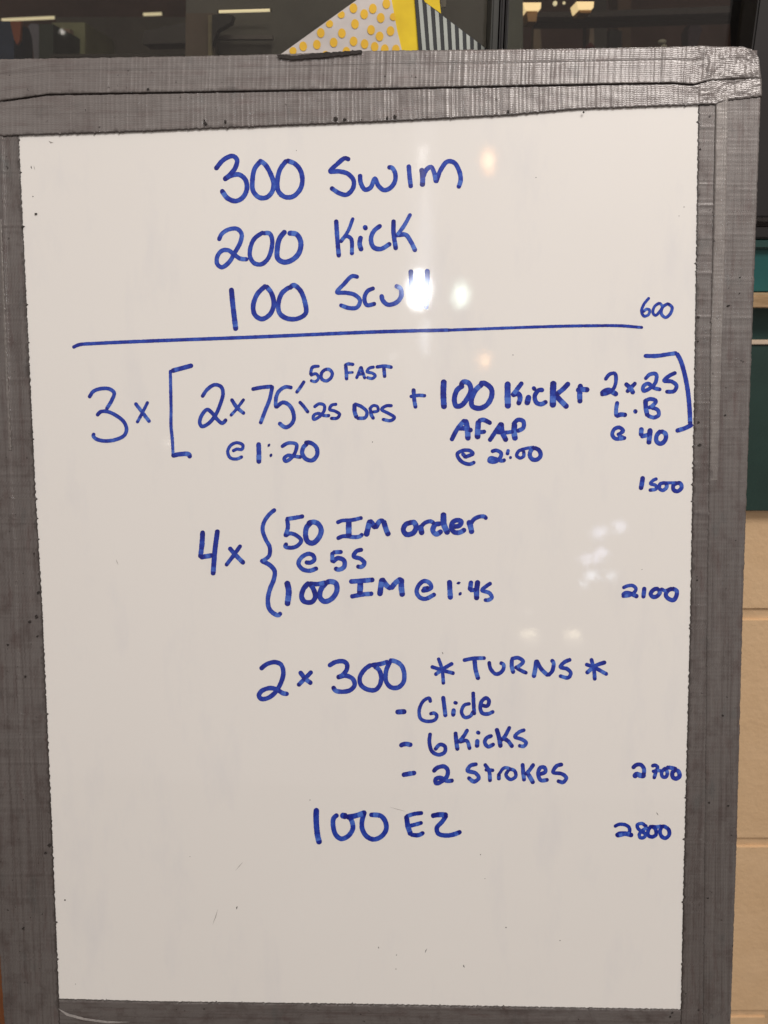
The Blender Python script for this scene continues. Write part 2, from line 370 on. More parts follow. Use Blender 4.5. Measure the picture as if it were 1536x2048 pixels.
# right of the window
thing('cupboard', q(1012, -60, 1046, 420), 1.5, .2, (48, 50, 44), 'grey green cupboard side right of the window bars', 'cupboard')
thing('horizontal_rail', [(1072, 24), (1188, 22), (1500, 10), (1500, 24), (1188, 34), (1072, 34)], 1.7, .05, (24, 19, 18), 'upper black rail across the right of the room', 'rail', 2.4)
thing('horizontal_rail', [(1076, 38), (1188, 37), (1500, 26), (1500, 36), (1188, 46), (1076, 47)], 1.75, .05, (32, 26, 24), 'lower dark rail just under the upper black one', 'rail', 2.4)
thing('wall_pillar', q(1188, -60, 1214, 420), 1.9, .1, (32, 29, 26), 'dark pillar right of the second warm lamp', 'pillar')
thing('tan_pillar', q(1236, -60, 1262, 420), 2.6, .1, (72, 58, 46), 'tan pillar far back on the right', 'pillar')
thing('monitor', [(1218, 58), (1244, 62), (1244, 100), (1218, 110)], 2.2, .05, (28, 28, 28), 'small black monitor in front of the tan pillar', 'monitor')
thing('bottle', [(1068, 46), (1080, 46), (1084, 100), (1066, 110)], 1.9, .03, (76, 66, 54), 'pale upright bottle below the first warm lamp', 'bottle')
thing('bottle', [(1180, 50), (1188, 50), (1188, 96), (1178, 88)], 1.9, .03, (78, 68, 58), 'pale upright bottle below the second warm lamp', 'bottle')
thing('red_cloth', [(1172, 92), (1182, 84), (1192, 96), (1188, 110), (1170, 110)], 1.85, .03, (58, 20, 20), 'dark red cloth on the room side of the right window', 'cloth')
thing('stool', [(1376, 60), (1384, 46), (1396, 44), (1404, 58), (1398, 78), (1392, 110), (1378, 110)], 2.3, .05, (42, 34, 42), 'dim violet rounded stool at the right of the room', 'stool')
thing('dark_doorway', q(1514, -60, 1700, 460), 1.4, .1, (22, 24, 32), 'blue black door edge at the far right', 'door', 1.4)
thing('brown_crate', q(1498, 188, 1700, 462), 1.2, .15, (42, 36, 36), 'dark brown crate behind the right edge of the whiteboard', 'crate', 1.6)

def emis(name, col, s):
    t = NT(name); t.set(Base_Color=col, Emission_Color=col, Emission_Strength=s); return t.m
REFLECTION_BULB_GLOW = emis('reflection_and_bulb_glow', (1.0, .87, .55), .62); WARM = emis('warm_shade', (1.0, .76, .40), .85)
for (a, b, s_, lb) in (((2, 40), (112, 35), 3.1, 'reflection of a long fluorescent tube, built as a glowing rod at the far left of the window'), ((285, 29), (326, 27.5), 3.1, 'reflection of a short fluorescent tube, built as a glowing rod between the two long ones'),
                   ((436, 23.5), (542, 20.5), 1.29, 'reflection of a long fluorescent tube, built as a glowing rod nearest the yellow dotted paper')):
    r0 = empty('tube_reflection', onw(*a, s_), label=lb, cat='light', group='fluorescent tube reflections built behind the window')
    cyl('reflection_rod', onw(*a, s_), onw(*b, s_), 2.4 * s_ / F_PX, REFLECTION_BULB_GLOW, r0)  # glowing rod in place of a fluorescent light's reflection in the pane
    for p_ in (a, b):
        c_ = onw(*p_, s_); cyl('reflection_end_cap', c_ + Vector((-.001, 0, 0)) * s_, c_ + Vector((.001, 0, 0)) * s_, 2.6 * s_ / F_PX, OLIVE, r0)
for (cx, w0, w1, y0, y1, lb) in ((1064, 18.5, 11, 5, 37, 'taller warm glowing lamp nearest the window bars'), (1170.5, 17.5, 13, 3, 19.5, 'shorter warm glowing lamp further right')):
    r0 = empty('shaded_lamp', onw(cx, y1, 1.62), label=lb, cat='lamp', group='warm lamps beyond the window')
    prism('lamp_shade', [(cx - w0, y0), (cx + w0, y0), (cx + w0 - 1, y0 + 12), (cx + w1, y0 + 16), (cx - w1, y0 + 16), (cx - w0 + 3, y0 + 12)], 1.62, .05, WARM, r0)
    prism('lamp_base', [(cx - w1, y0 + 16), (cx + w1, y0 + 16), (cx + w1 - 2, y1 + 6), (cx - w1 + 3, y1 + 6)], 1.625, .05, dim('lamp_base_m', (120, 92, 60), 2.4), r0)
for (x_, y_, r_, lb) in ((1110, 7, 4, 'larger bright bulb between the two warm lamps'), (1128, 6, 2.5, 'smaller bright bulb between the two warm lamps'), (1490, 4, 5, 'dim orange bulb at the far right')):
    bm = bmesh.new(); bmesh.ops.create_uvsphere(bm, u_segments=14, v_segments=8, radius=r_ * 1.8 / F_PX)
    c_ = onw(x_, y_, 1.8); vs = [v.co + c_ for v in bm.verts]; bm.verts.index_update(); fs = [[v.index for v in f.verts] for f in bm.faces]; bm.free()
    o = mesh('bulb', vs, fs, REFLECTION_BULB_GLOW if x_ < 1400 else emis('orange_bulb', (1, .5, .2), .25)); tag(o, lb, 'bulb')
def ball(name, px, py, Y, r, mat, parent, sq=1):
    bm = bmesh.new(); bmesh.ops.create_uvsphere(bm, u_segments=16, v_segments=10, radius=r * Y / F_PX)
    c_ = onw(px, py, Y); vs = [Vector((v.co.x, v.co.y, v.co.z * sq)) + c_ for v in bm.verts]; fs = [[v.index for v in f.verts] for f in bm.faces]
    bm.free(); return mesh(name, vs, fs, mat, parent, smooth=True)
kn = empty('figurine', onw(1327, 130, 1.2), label='tiny pale figurine showing just above the tape, right of centre', cat='figurine')
PALE = dim('pale_figurine', (135, 132, 118), 2.0)
ball('head', 1324, 84, 1.2, 7.5, PALE, kn, .6); ball('body', 1327, 96, 1.2, 6.5, PALE, kn); cyl('pedestal', onw(1327, 100, 1.2), onw(1327, 300, 1.2), .003, PALE, kn)

# ------------------------------------------------------------------ easel carrying the board
WOOD = NT('orange_wood'); g_ = WOOD.n('TexCoord').outputs['Object']; n_ = WOOD.noise(g_, 1, 5, .6, (60, 60, 5))
WOOD.set(Base_Color=WOOD.ramp(n_, [(.3, (.17, .055, .018)), (.7, (.27, .095, .03))]), Roughness=.5); WOOD = WOOD.m
legpost = empty('wooden_post_or_reflection', onw(-60, 2040, .93), label='orange wooden post standing at the lower left behind the board', cat='post')
vs_ = []
for (x, y) in ((-70, 1880), (40, 1880), (60, 2600), (-50, 2600)): vs_.append((x, y))
prism('shaft', [(-150, 1880), (30, 1880), (34, 2330), (-146, 2330)], .93, .04, WOOD, legpost)
prism('foot', [(-170, 2330), (54, 2330), (54, 2390), (-170, 2390)], .92, .06, WOOD, legpost)

# ------------------------------------------------------------------ the whiteboard
bc = onb(740, 2150, -.02)
wb = empty('whiteboard', bc, label='large taped whiteboard covered in blue handwritten swim workout', cat='whiteboard')
def pl(poly, s):                     # point at fraction s of a polyline's x or y extent (by length)
    L_ = [0]
    for a, b in zip(poly, poly[1:]): L_.append(L_[-1] + math.dist(a, b))
    t = s * L_[-1]
    for i in range(len(poly) - 1):
        if t <= L_[i + 1] or i == len(poly) - 2:
            f = (t - L_[i]) / max(1e-9, L_[i + 1] - L_[i]); a, b = poly[i], poly[i + 1]
            return a[0] + (b[0] - a[0]) * f, a[1] + (b[1] - a[1]) * f
# slab behind
OUT = [(-118, 128), (1515, 100), (1453, 2210), (22, 2210)]
a_ = [onb(x, y, -.0006) for x, y in OUT]; b_ = [p - BN * .020 for p in a_]
mesh('board_core', a_ + b_, [[0, 3, 2, 1], [4, 5, 6, 7], [0, 1, 5, 4], [1, 2, 6, 5], [2, 3, 7, 6], [3, 0, 4, 7]], CORE, wb)
SQ = [(20, 255), (1410, 195), (1375, 2035), (100, 2015)]
a_ = [onb(x, y, 0) for x, y in SQ]; b_ = [onb(x, y, -.0004) for x, y in SQ]
mesh('writing_surface', a_ + b_, [[0, 3, 2, 1], [4, 5, 6, 7], [0, 1, 5, 4], [1, 2, 6, 5], [2, 3, 7, 6], [3, 0, 4, 7]], SHEET, wb)

MM = .001
def strip(name, outer, inner, ns, nt, h, mat, seed=0, jag=1.4, wrap=None, wrapend=False, jago=0.0, label=None):
    """a strip of tape: outer and inner edges as polylines, h(s, t) its height in metres; wrap bends the outer edge back round the board"""
    vs, fs, uvs = [], [], []
    A = [pl(outer, i / ns) for i in range(ns + 1)]; B = [pl(inner, i / ns) for i in range(ns + 1)]
    ul = 0
    nwrap = 5 if wrap else 0
    for i in range(ns + 1):
        a, b = Vector(A[i]), Vector(B[i]); d = (b - a); W_ = d.length; dn = d / W_
        if i: ul += (onb(*B[i]) - onb(*B[i - 1])).length
        j1 = noise.noise(Vector((i * .31, seed, 0))) * jag * 1.5 + noise.noise(Vector((i * .9, seed + 5, 0))) * jag + (jag * random.uniform(1, 3) if random.random() < .018 and jag else 0)
        j0 = noise.noise(Vector((i * .13, seed + 9, 0))) * 1.1 + noise.noise(Vector((i * .5, seed + 15, 0))) * .8 + jago * noise.noise(Vector((i * .8, seed + 3, 0)))
        a = a + dn * j0; b = b + dn * j1
        wd = (onb(*b) - onb(*a)).length
        col = []
        for k_ in range(nwrap, 0, -1):           # rows that go round the edge
            an = k_ / nwrap * math.pi / 2
            p = onb(a.x, a.y, h(i / ns, 0)) ; out = (onb(a.x, a.y) - onb(b.x, b.y)).normalized()
            p = p + out * wrap * math.sin(an) * .6 - BN * (wrap * (1 - math.cos(an)) + (0.016 if k_ == nwrap else 0))
            col.append((p, (ul, wd + .001 * k_)))
        for j in range(nt + 1):
            t = j / nt; q_ = a.lerp(b, t)
            col.append((onb(q_.x, q_.y, h(i / ns, t)), (ul, (1 - t) * wd)))
        q_ = b; col.append((onb(q_.x, q_.y, max(-.0005, h(i / ns, 1) - .0009)), (ul, 0)))     # the strip's cut edge
        n_ = len(col)
        for p, u_ in col: vs.append(p); uvs.append(u_)
        if i:
            o0, o1 = (i - 1) * n_, i * n_
            for j in range(n_ - 1): fs.append([o0 + j, o0 + j + 1, o1 + j + 1, o1 + j])
    if wrapend:
        o0 = ns * n_; e0 = len(vs)
        out = (onb(*A[ns]) - onb(*A[ns - 6])).normalized()
        for kk in (1, 2, 3):
            an = kk / 3 * math.pi / 2
            for j in range(n_):
                vs.append(vs[o0 + j] + out * .0022 * math.sin(an) - BN * (.003 * (1 - math.cos(an)) + (.016 if kk == 3 else 0))); uvs.append(uvs[o0 + j])
        prev = o0
        for kk in range(3):
            cur = e0 + kk * n_
            for j in range(n_ - 1): fs.append([prev + j, prev + j + 1, cur + j + 1, cur + j])
            prev = cur
    o = mesh(name, vs, fs, mat, wb, uv=uvs, smooth=True)
    if label: o['label'] = label
    return o

def ridges(n, seed, length=1.0):
    r = random.Random(seed); return [(r.random() * length, r.uniform(.0006, .0022), r.uniform(-.15, .38), r.random(), r.uniform(.25, 1.2)) for _ in range(n)]
def hr(rs, s, t, amp=MM):
    v = 0
    for c, wd, a, tc_, ts in rs:
        d = (s - c) / wd
        if abs(d) < 3: v += a * math.exp(-d * d) * math.exp(-((t - tc_) / ts) ** 2)
    return v * amp
TOPO = [(-118, 128), (0, 123), (384, 117), (560, 113), (768, 106), (1152, 102), (1400, 97), (1486, 98), (1508, 106), (1516, 118)]
GRV = [(-118, 212), (0, 204), (30, 200), (100, 190), (300, 187), (768, 179), (1152, 171), (1340, 167.5), (1385, 171), (1420, 163), (1519, 158)]
INN = [(-118, 282), (0, 274), (40, 272), (300, 264), (384, 260), (560, 253), (768, 245), (1018, 232), (1152, 220), (1396, 211), (1432, 210), (1447, 203), (1519, 195)]
GRV2 = [(x, y + (3.0 if x < 1386 else (2 if x < 1400 else .3))) for x, y in GRV]
R1, R2, R3, R4, R5, R6 = (ridges(n, i) for i, n in enumerate((150, 150, 190, 190, 190, 110), 11))
def crump(s, t):
    k_ = max(0, min(1, (s - .90) / .03)); p = Vector((s * 48, t * 2.4, 3.3))
    return k_ * (noise.noise(p) * 1.3 + abs(noise.noise(p * 2.1)) * .9 + noise.noise(p * 4) * .15) * MM
# heights: bottom .35, sides .6 - 1.0, top 1.1 mm and more
def h_bot(s, t): return .35 * MM + hr(R6, s, t, .5 * MM) + noise.noise(Vector((s * 30, t * 3, 1))) * .12 * MM
def h_ri(s, t): return .55 * MM + hr(R3, s, t, .7 * MM) * (1.15 - s) + noise.noise(Vector((s * 40, t * 3, 2))) * .15 * MM
def h_ro(s, t):
    step = .35 * max(0, min(1, (1 - abs(t - .86) / .12) * 4)) * max(0.15, 1 - s * 1.6)
    return (.85 + step) * MM + hr(R4, s, t, .3 * MM) * (1.1 - s) + noise.noise(Vector((s * 40, t * 3, 4))) * .15 * MM
def h_l(s, t):
    cr_ = .95 - .22 * s if False else None
    tt = .80 - .38 * s                                  # the fold that runs down the strip
    st_ = .55 * max(0, min(1, (tt - t) / .02 + .5)) + .55 * math.exp(-((t - tt) / .02) ** 2) * (1 - .6 * s)
    return (.55 + st_) * MM + hr(R5, s, t, .7 * MM) * (1.15 - s) + noise.noise(Vector((s * 40, t * 3, 7))) * .18 * MM
def h_tl(s, t): return 1.75 * MM + hr(R2, s, t, (.3 + .55 * s) * MM) + noise.noise(Vector((s * 60, t * 3, 5))) * .22 * MM + crump(s, t + 1) * .7
def h_tu(s, t):
    lip = .35 * max(0, (t - .86) / .14) ** 1.5
    fold = .45 * math.exp(-((t - .36) / .035) ** 2) * (1 if s < .93 else .2)
    return (2.15 + lip * (1 if s < .93 else 0) - fold) * MM + hr(R1, s, t, (.3 + .5 * s) * MM) + noise.noise(Vector((s * 60, t * 3, 9))) * .22 * MM + crump(s, t)
strip('tape_strip', [(5, 2210), (740, 2210), (1460, 2210)], [(95, 1996), (118, 1997), (300, 2002), (700, 2007), (1000, 2012), (1362, 2018), (1385, 2019)], 700, 30, h_bot, TAPE, 1, 1.0)
strip('tape_strip', [(1452, 190), (1440, 700), (1425, 1300), (1412, 2210)], [(1397, 190), (1388, 800), (1380, 1250), (1366, 1800), (1361, 2050), (1357, 2210)], 900, 22, h_ri, TAPE, 2, 1.3)
strip('tape_strip', [(1520, 150), (1500, 700), (1483, 1200), (1470, 1700), (1458, 2048), (1452, 2210)], [(1431, 150), (1422, 600), (1414, 1200), (1404, 2210)], 900, 36, h_ro, TAPE_OUT, 3, .6, wrap=.003)
strip('tape_strip', [(-118, 140), (-50, 1140), (12, 2048), (22, 2210)], [(33, 140), (39, 300), (72, 1000), (84, 1200), (104, 1650), (118, 1990), (126, 2210)], 900, 46, h_l, TAPE, 4, 1.3, wrap=.003)
FOLD = m_tape('duct_tape_clean_fold', (1.3, 1.28, 1.27), .5, .4, .2, .4)
strip('tape_fold', [(1455, 190), (1450, 450), (1442, 700), (1434, 960)], [(1431, 190), (1427, 450), (1420, 700), (1419, 960)], 300, 8, lambda s, t: (1.45 - .35 * s + .35 * math.exp(-((t - .15) / .15) ** 2) + .25 * noise.noise(Vector((s * 30, t, 3)))) * MM, FOLD, 12, .8, label='lighter narrow fold running down the right tape')
strip('tape_fold', [(0, 440), (8, 640), (13, 760), (19, 900)], [(5, 440), (13, 640), (18, 760), (25, 900)], 200, 4, lambda s, t: (1.7 + .4 * math.sin(t * 3.1) + .3 * noise.noise(Vector((s * 40, t, 8)))) * MM, FOLD, 13, .8, label='thin pale crease down the left tape')
strip('tape_strip', [(x, y) for x, y in GRV2], INN, 760, 22, h_tl, TAPE_TOP, 5, 1.2, wrapend=True)
strip('tape_strip', TOPO, GRV, 760, 28, h_tu, TAPE_TOP, 6, .5, wrap=.0035, wrapend=True)

def blob(name, poly, h, mat, parent=wb, rough=1.0, seed=0, label=None, th=.0003):
    """small irregular flat patch lying on the board, with its own thickness"""
    P_ = []
    n0 = len(poly)
    for i in range(n0):
        a, b = poly[i], poly[(i + 1) % n0]; m_ = max(1, int(math.dist(a, b) / 3))
        for k_ in range(m_):
            f = k_ / m_; x, y = a[0] + (b[0] - a[0]) * f, a[1] + (b[1] - a[1]) * f
            P_.append((x + noise.noise(Vector((x * .4, y * .4, seed))) * rough * 2, y + noise.noise(Vector((x * .4, y * .4, seed + 8))) * rough * 2))
    n_ = len(P_); top = [onb(x, y, h) for x, y in P_]; bot = [onb(x, y, h - th) for x, y in P_]
    o = mesh(name, top + bot, [list(range(n_)), list(range(2 * n_ - 1, n_ - 1, -1))] + [[i, i + n_, (i + 1) % n_ + n_, (i + 1) % n_] for i in range(n_)], mat, parent)
    if label: o['label'] = label
    return o
blob('tear', [(555, 113), (590, 115), (640, 110), (724, 104), (725, 110), (690, 114), (640, 119), (590, 123), (558, 120)], 4.0 * MM, GRIME, rough=1.2, seed=3, label='dark tear along the top edge of the tape')
blob('tape_crease', [(117, 2016), (138, 2026), (170, 2035), (215, 2041), (260, 2043), (215, 2045), (168, 2039), (134, 2030)], 1.0 * MM, TAPE_LIGHT, rough=.3, seed=4)
rg = random.Random(5)
for i, (x, y, r_) in enumerate([(298, 181, 3), (412, 250, 5), (410, 243, 3), (672, 240, 7), (690, 241, 5), (790, 236, 5), (775, 238, 4), (452, 246, 4), (1016, 225, 3), (1166, 227, 3), (1400, 300, 4), (1396, 635, 5), (1395, 683, 4), (1396, 845, 5), (1399, 890, 6), (1394, 1160, 3),
                                (72, 428, 4), (46, 455, 3), (78, 1185, 6), (74, 1233, 6), (60, 1243, 5), (76, 1272, 3), (17, 1288, 4), (52, 1352, 4), (100, 1690, 7), (92, 1705, 5), (48, 1855, 4), (1450, 830, 3), (1479, 555, 2), (1478, 587, 2), (1456, 612, 4), (1445, 1430, 2.5), (1455, 1610, 3), (1417, 1605, 3), (1415, 1795, 4), (1397, 2019, 2.2), (1344, 2025, 3.5), (1340, 2033, 3)]):
    pts = [(x + math.cos(a) * r_ * rg.uniform(.35, .8), y + math.sin(a) * r_ * rg.uniform(.3, .8)) for a in [k_ * math.pi / 5 for k_ in range(10)]]
    blob('grime_spot', pts, (3.4 if y < 275 else 1.9 if (x < 60 or x > 1425) else 1.1) * MM, GRIME, rough=.8, seed=i, th=.001)
# specks and scuffs on the white surface
def seg(a, b, w0, name, mat, h=.12 * MM):
    a, b = Vector(a), Vector(b); d = (b - a); n_ = Vector((-d.y, d.x)).normalized() * w0
    m_ = (a + b) / 2 + n_ * .6
    blob(name, [tuple(a), tuple(m_ + n_), tuple(b), tuple(m_ - n_)], h, mat, rough=.25, th=.0001)
for a, b, w0 in (((62, 331), (64, 338), 1), ((475, 1812), (473, 1819), 1.1), ((854, 1897), (850, 1906), .9), ((927, 1929), (929, 1935), 1.4), ((886, 1309), (884, 1304), .9), ((1313, 1624), (1317, 1631), .8), ((757, 1893), (758, 1897), 1)):
    seg(a, b, w0, 'ink_speck', SPECK)
for x, y, r_ in ((130, 1800, 1.8), (1012, 1855, 1.3), (1120, 1881, 1), (970, 1757, .8), (961, 1709, 1), (793, 1910, 1), (745, 884, 1.1), (1368, 414, 1), (1358, 432, .8), (620, 1600, 1), (792, 1938, 1), (66, 393, 1.3), (593, 301, .8), (151, 1968, .8), (380, 1713, .8), (1284, 1139, .8), (1072, 355, 1), (1026, 710, 1)):
    blob('ink_speck', [(x + math.cos(k_) * r_, y + math.sin(k_) * r_) for k_ in (0, 1, 2, 3, 4, 5)], .12 * MM, SPECK, rough=.1, th=.0001)
for a, b, w0 in (((425, 1850), (436, 1818), .8), ((470, 1742), (487, 1722), .5), ((232, 1118), (237, 1130), .6), ((780, 1614), (812, 1623), .5), ((97, 282), (107, 286), 1.6), ((68, 331), (70, 340), .6)):
    seg(a, b, w0, 'scuff', SMEAR)

# ------------------------------------------------------------------ the handwriting
def catmull(P_, step=1.6):
    if len(P_) == 2: P_ = [P_[0], ((P_[0][0] + P_[1][0]) / 2, (P_[0][1] + P_[1][1]) / 2), P_[1]]
    P_ = [Vector(p) for p in P_]
    Q = [2 * P_[0] - P_[1]] + P_ + [2 * P_[-1] - P_[-2]]
    out = []
    for i in range(1, len(Q) - 2):
        p0, p1, p2, p3 = Q[i - 1:i + 3]; n_ = max(2, int((p2 - p1).length / step))
        # centripetal parametrisation keeps tight corners clean
        t0 = 0; t1 = t0 + max(1e-4, (p1 - p0).length ** .5); t2 = t1 + max(1e-4, (p2 - p1).length ** .5); t3 = t2 + max(1e-4, (p3 - p2).length ** .5)
        for k_ in range(n_):
            t = t1 + (t2 - t1) * k_ / n_
            A1 = p0 * ((t1 - t) / (t1 - t0)) + p1 * ((t - t0) / (t1 - t0)); A2 = p1 * ((t2 - t) / (t2 - t1)) + p2 * ((t - t1) / (t2 - t1)); A3 = p2 * ((t3 - t) / (t3 - t2)) + p3 * ((t - t2) / (t3 - t2))
            B1 = A1 * ((t2 - t) / (t2 - t0)) + A2 * ((t - t0) / (t2 - t0)); B2 = A2 * ((t3 - t) / (t3 - t1)) + A3 * ((t - t1) / (t3 - t1))
            out.append(B1 * ((t2 - t) / (t2 - t1)) + B2 * ((t - t1) / (t2 - t1)))
    out.append(P_[-1]); return out
NS = [0]
def word(name, label, blk, strokes, wd, scale=1.0):
    ox, oy, s = blk; vs, fs, dens, acr = [], [], [], []
    for st in strokes:
        w_ = wd
        if isinstance(st[0], (int, float)): w_, st = st[0], st[1:]
        pts = catmull([(ox + x / s, oy + y / s) for x, y in st]); hw = w_ / s / 2 * 1.10
        n_ = len(pts); NS[0] += 1; sd = NS[0] * 1.7
        # rounded ends: extra rows before the first and after the last point
        tan = [(pts[min(i + 1, n_ - 1)] - pts[max(i - 1, 0)]).normalized() for i in range(n_)]
        inset = hw * .62
        rows_ = [(pts[0] - tan[0] * (hw * c) + tan[0] * inset, tan[0], math.sqrt(max(0.02, 1 - c * c)) , 0) for c in (.99, .85, .6, .3)]
        rows_ += [(pts[i], tan[i], 1, i / (n_ - 1)) for i in range(n_) if (pts[i] - pts[0]).length > inset * .9 and (pts[i] - pts[-1]).length > inset * .9 or (i / (n_ - 1) > .15 and i / (n_ - 1) < .85)]
        rows_ += [(pts[-1] + tan[-1] * (hw * c) - tan[-1] * inset, tan[-1], math.sqrt(max(0.02, 1 - c * c)), 1) for c in (.3, .6, .85, .99)]
        Lt = sum((pts[i + 1] - pts[i]).length for i in range(n_ - 1))
        b0 = len(vs); base = (.10 + .0016 * (NS[0] % 60)) * MM
        bb = random.uniform(.34, .58)
        for i, (p, tn, kf, u_) in enumerate(rows_):
            nn = Vector((-tn.y, tn.x)); wob = 1 + .07 * noise.noise(Vector((u_ * Lt / 9, sd, 0))) + .04 * noise.noise(Vector((u_ * Lt / 3, sd, 4)))
            hh = base + .10 * MM * i / len(rows_)
            d = bb + .30 * noise.noise(Vector((u_ * Lt / 22, sd, 9)))
            if u_ * Lt < hw * 3: d += .32 * (1 - u_ * Lt / (hw * 3))
            e_ = (1 - u_) * Lt
            if e_ < hw * 1.1: d += .35
            elif e_ < hw * 3.2: d -= .34
            for a in (-1, -.55, 0, .55, 1):
                q_ = p + nn * (hw * kf * wob * a + (.35 * noise.noise(Vector((u_ * Lt / 1.8, sd, a))) if abs(a) == 1 else 0))
                vs.append(onb(q_.x, q_.y, hh)); dens.append(max(0, min(1, d))); acr.append(abs(a))
            if i:
                o0, o1 = b0 + (i - 1) * 5, b0 + i * 5
                for j in range(4): fs.append([o0 + j, o1 + j, o1 + j + 1, o0 + j + 1])
    o = mesh(name, vs, fs, INK, wb, attr={'dens': dens, 'across': acr})
    if label: o['label'] = 'blue handwriting reading ' + label
    return o
WD, NM = 'handwritten_word', 'handwritten_number'
A = (400, 280, 2.743); B = (130, 680, 4.042); Cb = (490, 700, 4.042); D = (860, 740, 4.8); E_ = (1140, 580, 4.875)
F = (380, 1000, 4.8); G = (660, 1000, 4.518); H = (500, 1290, 4.267); I = (820, 1290, 3.657); J = (600, 1590, 4.267); K = (1200, 1150, 7.68); L = (1200, 1500, 7.68)
word(NM, '300, topmost number', A, [[(85, 160), (130, 108), (180, 88), (203, 108), (195, 150), (165, 190), (132, 216)], [(132, 218), (165, 198), (215, 190), (250, 220), (257, 270), (235, 315), (195, 335), (150, 318), (118, 275)],
     [(330, 118), (300, 158), (288, 220), (292, 280), (325, 315), (365, 315), (395, 285), (404, 240), (385, 180), (355, 132), (325, 112)], [(475, 112), (440, 160), (425, 220), (430, 280), (465, 312), (510, 310), (550, 270), (562, 220), (550, 165), (520, 130), (475, 112)]], 24)
word(WD, 'Swim', A, [[(820, 108), (795, 100), (755, 130), (715, 172), (760, 172), (810, 185), (842, 220), (840, 262), (805, 300), (765, 292), (718, 262)], [(878, 190), (882, 235), (905, 272), (935, 262), (960, 212), (978, 250), (1010, 275), (1045, 262), (1070, 225), (1070, 180), (1052, 152), (1032, 150)],
     [(1145, 138), (1150, 200), (1157, 260)], [26, (1216, 158), (1222, 200), (1220, 252)], [(1222, 205), (1245, 160), (1268, 148), (1283, 175), (1295, 232)], [(1295, 232), (1320, 165), (1358, 118), (1395, 125), (1422, 170), (1430, 220), (1418, 262)]], 23)
word(NM, '200', A, [[(103, 550), (120, 515), (160, 490), (205, 488), (228, 515), (222, 560), (190, 620), (160, 670), (120, 698), (95, 680), (95, 640), (120, 608), (155, 605), (190, 630), (220, 650), (262, 655)],
     [(348, 505), (300, 540), (277, 590), (275, 640), (297, 675), (335, 682), (370, 655), (392, 600), (395, 540), (380, 512), (345, 512)], [26, (468, 500), (437, 540), (424, 600), (427, 650), (460, 670), (505, 658), (543, 620), (553, 560), (530, 518), (485, 510)]], 22)
word(WD, 'Kick, below the word Swim', A, [[(747, 440), (752, 520), (762, 640)], [18, (840, 428), (812, 500), (772, 560)], [20, (770, 560), (800, 528), (828, 540), (834, 628)], [24, (882, 530), (876, 570), (886, 606)], [24, (902, 472), (912, 490)], [(992, 468), (952, 502), (938, 545), (952, 588), (990, 598), (1045, 568)],
     [(1062, 440), (1062, 510), (1075, 600)], [20, (1155, 406), (1120, 470), (1075, 530)], [(1085, 522), (1128, 520), (1158, 560), (1182, 610)]], 23)
word(NM, '100, left of Scull', A, [[26, (172, 815), (180, 900), (197, 1042)], [(362, 798), (315, 845), (292, 910), (302, 960), (340, 982), (385, 955), (405, 900), (392, 840), (362, 800)], [(492, 806), (450, 840), (430, 900), (437, 950), (475, 978), (535, 980), (580, 950), (576, 890), (550, 825), (515, 797), (490, 812)]], 24)
word(WD, 'Scull', A, [[(868, 752), (835, 747), (790, 790), (752, 835), (800, 838), (850, 850), (878, 880), (862, 918), (820, 922), (768, 905)], [21, (955, 812), (918, 830), (902, 870), (915, 905), (962, 898)], [23, (995, 850), (1003, 880), (1030, 903), (1075, 893), (1103, 860), (1100, 815), (1072, 800)], [26, (1157, 715), (1160, 790), (1158, 870)], [26, (1247, 712), (1245, 800), (1240, 925)]], 21)
word('divider_line', None, (0, 0, 1), [[6.5, (146, 695), (158, 689.5), (190, 687), (300, 682), (500, 674.5), (760, 663.5), (900, 660)], [5.5, (895, 660.3), (1000, 656.5), (1100, 653), (1180, 651.5), (1240, 651.5), (1285, 655)]], 6)
word(NM, '3, left of the bracket', B, [[(195, 465), (230, 415), (300, 392), (365, 398), (398, 428), (380, 485), (335, 560)], [(258, 610), (290, 580), (340, 578), (410, 608), (475, 660), (498, 720), (480, 770), (410, 805), (320, 816), (250, 798), (230, 775), (236, 755)]], 28)
word('multiplication_sign', None, B, [[(568, 510), (630, 590), (685, 662)], [24, (670, 500), (625, 590), (583, 668)]], 27)
word('bracket', None, B, [[34, (1030, 205), (930, 232), (862, 250)], [24, (852, 245), (855, 400), (858, 560), (858, 700), (868, 800), (875, 935)], [34, (866, 935), (940, 922), (1000, 924), (1012, 950)]], 26)
word(NM, '2x75', B, [[(1108, 460), (1150, 400), (1210, 362), (1262, 378), (1278, 430), (1255, 520), (1215, 610), (1160, 675), (1108, 698), (1090, 670), (1105, 610), (1150, 562), (1190, 590), (1230, 640), (1272, 672), (1305, 642)], [(1345, 478), (1390, 545), (1450, 595)], [23, (1447, 478), (1385, 560), (1338, 612)],
     [29, (1512, 398), (1590, 383), (1675, 375)], [29, (1677, 372), (1655, 478), (1620, 568), (1580, 675)], [(1835, 385), (1780, 380), (1725, 420), (1705, 480), (1705, 548)], [30, (1705, 545), (1760, 505), (1805, 520), (1840, 570), (1850, 640), (1820, 690), (1780, 705), (1730, 670)]], 28)
word(NM, '@ 1:20', B, [[(1355, 898), (1390, 882), (1430, 884), (1438, 850), (1390, 830), (1342, 850), (1316, 900), (1335, 950), (1385, 962), (1435, 942)], [36, (1565, 755 + 78), (1568, 910), (1567, 993)], [30, (1645, 848), (1652, 853)], [30, (1660, 930), (1670, 934)],
     [27, (1750, 863), (1805, 833), (1870, 843), (1865, 898), (1830, 953), (1785, 980), (1772, 958), (1800, 933), (1850, 938), (1910, 948)], [32, (1940, 828), (1990, 833), (2032, 868), (2038, 928), (2000, 972), (1950, 963), (1918, 918), (1930, 863), (1960, 838)]], 24)
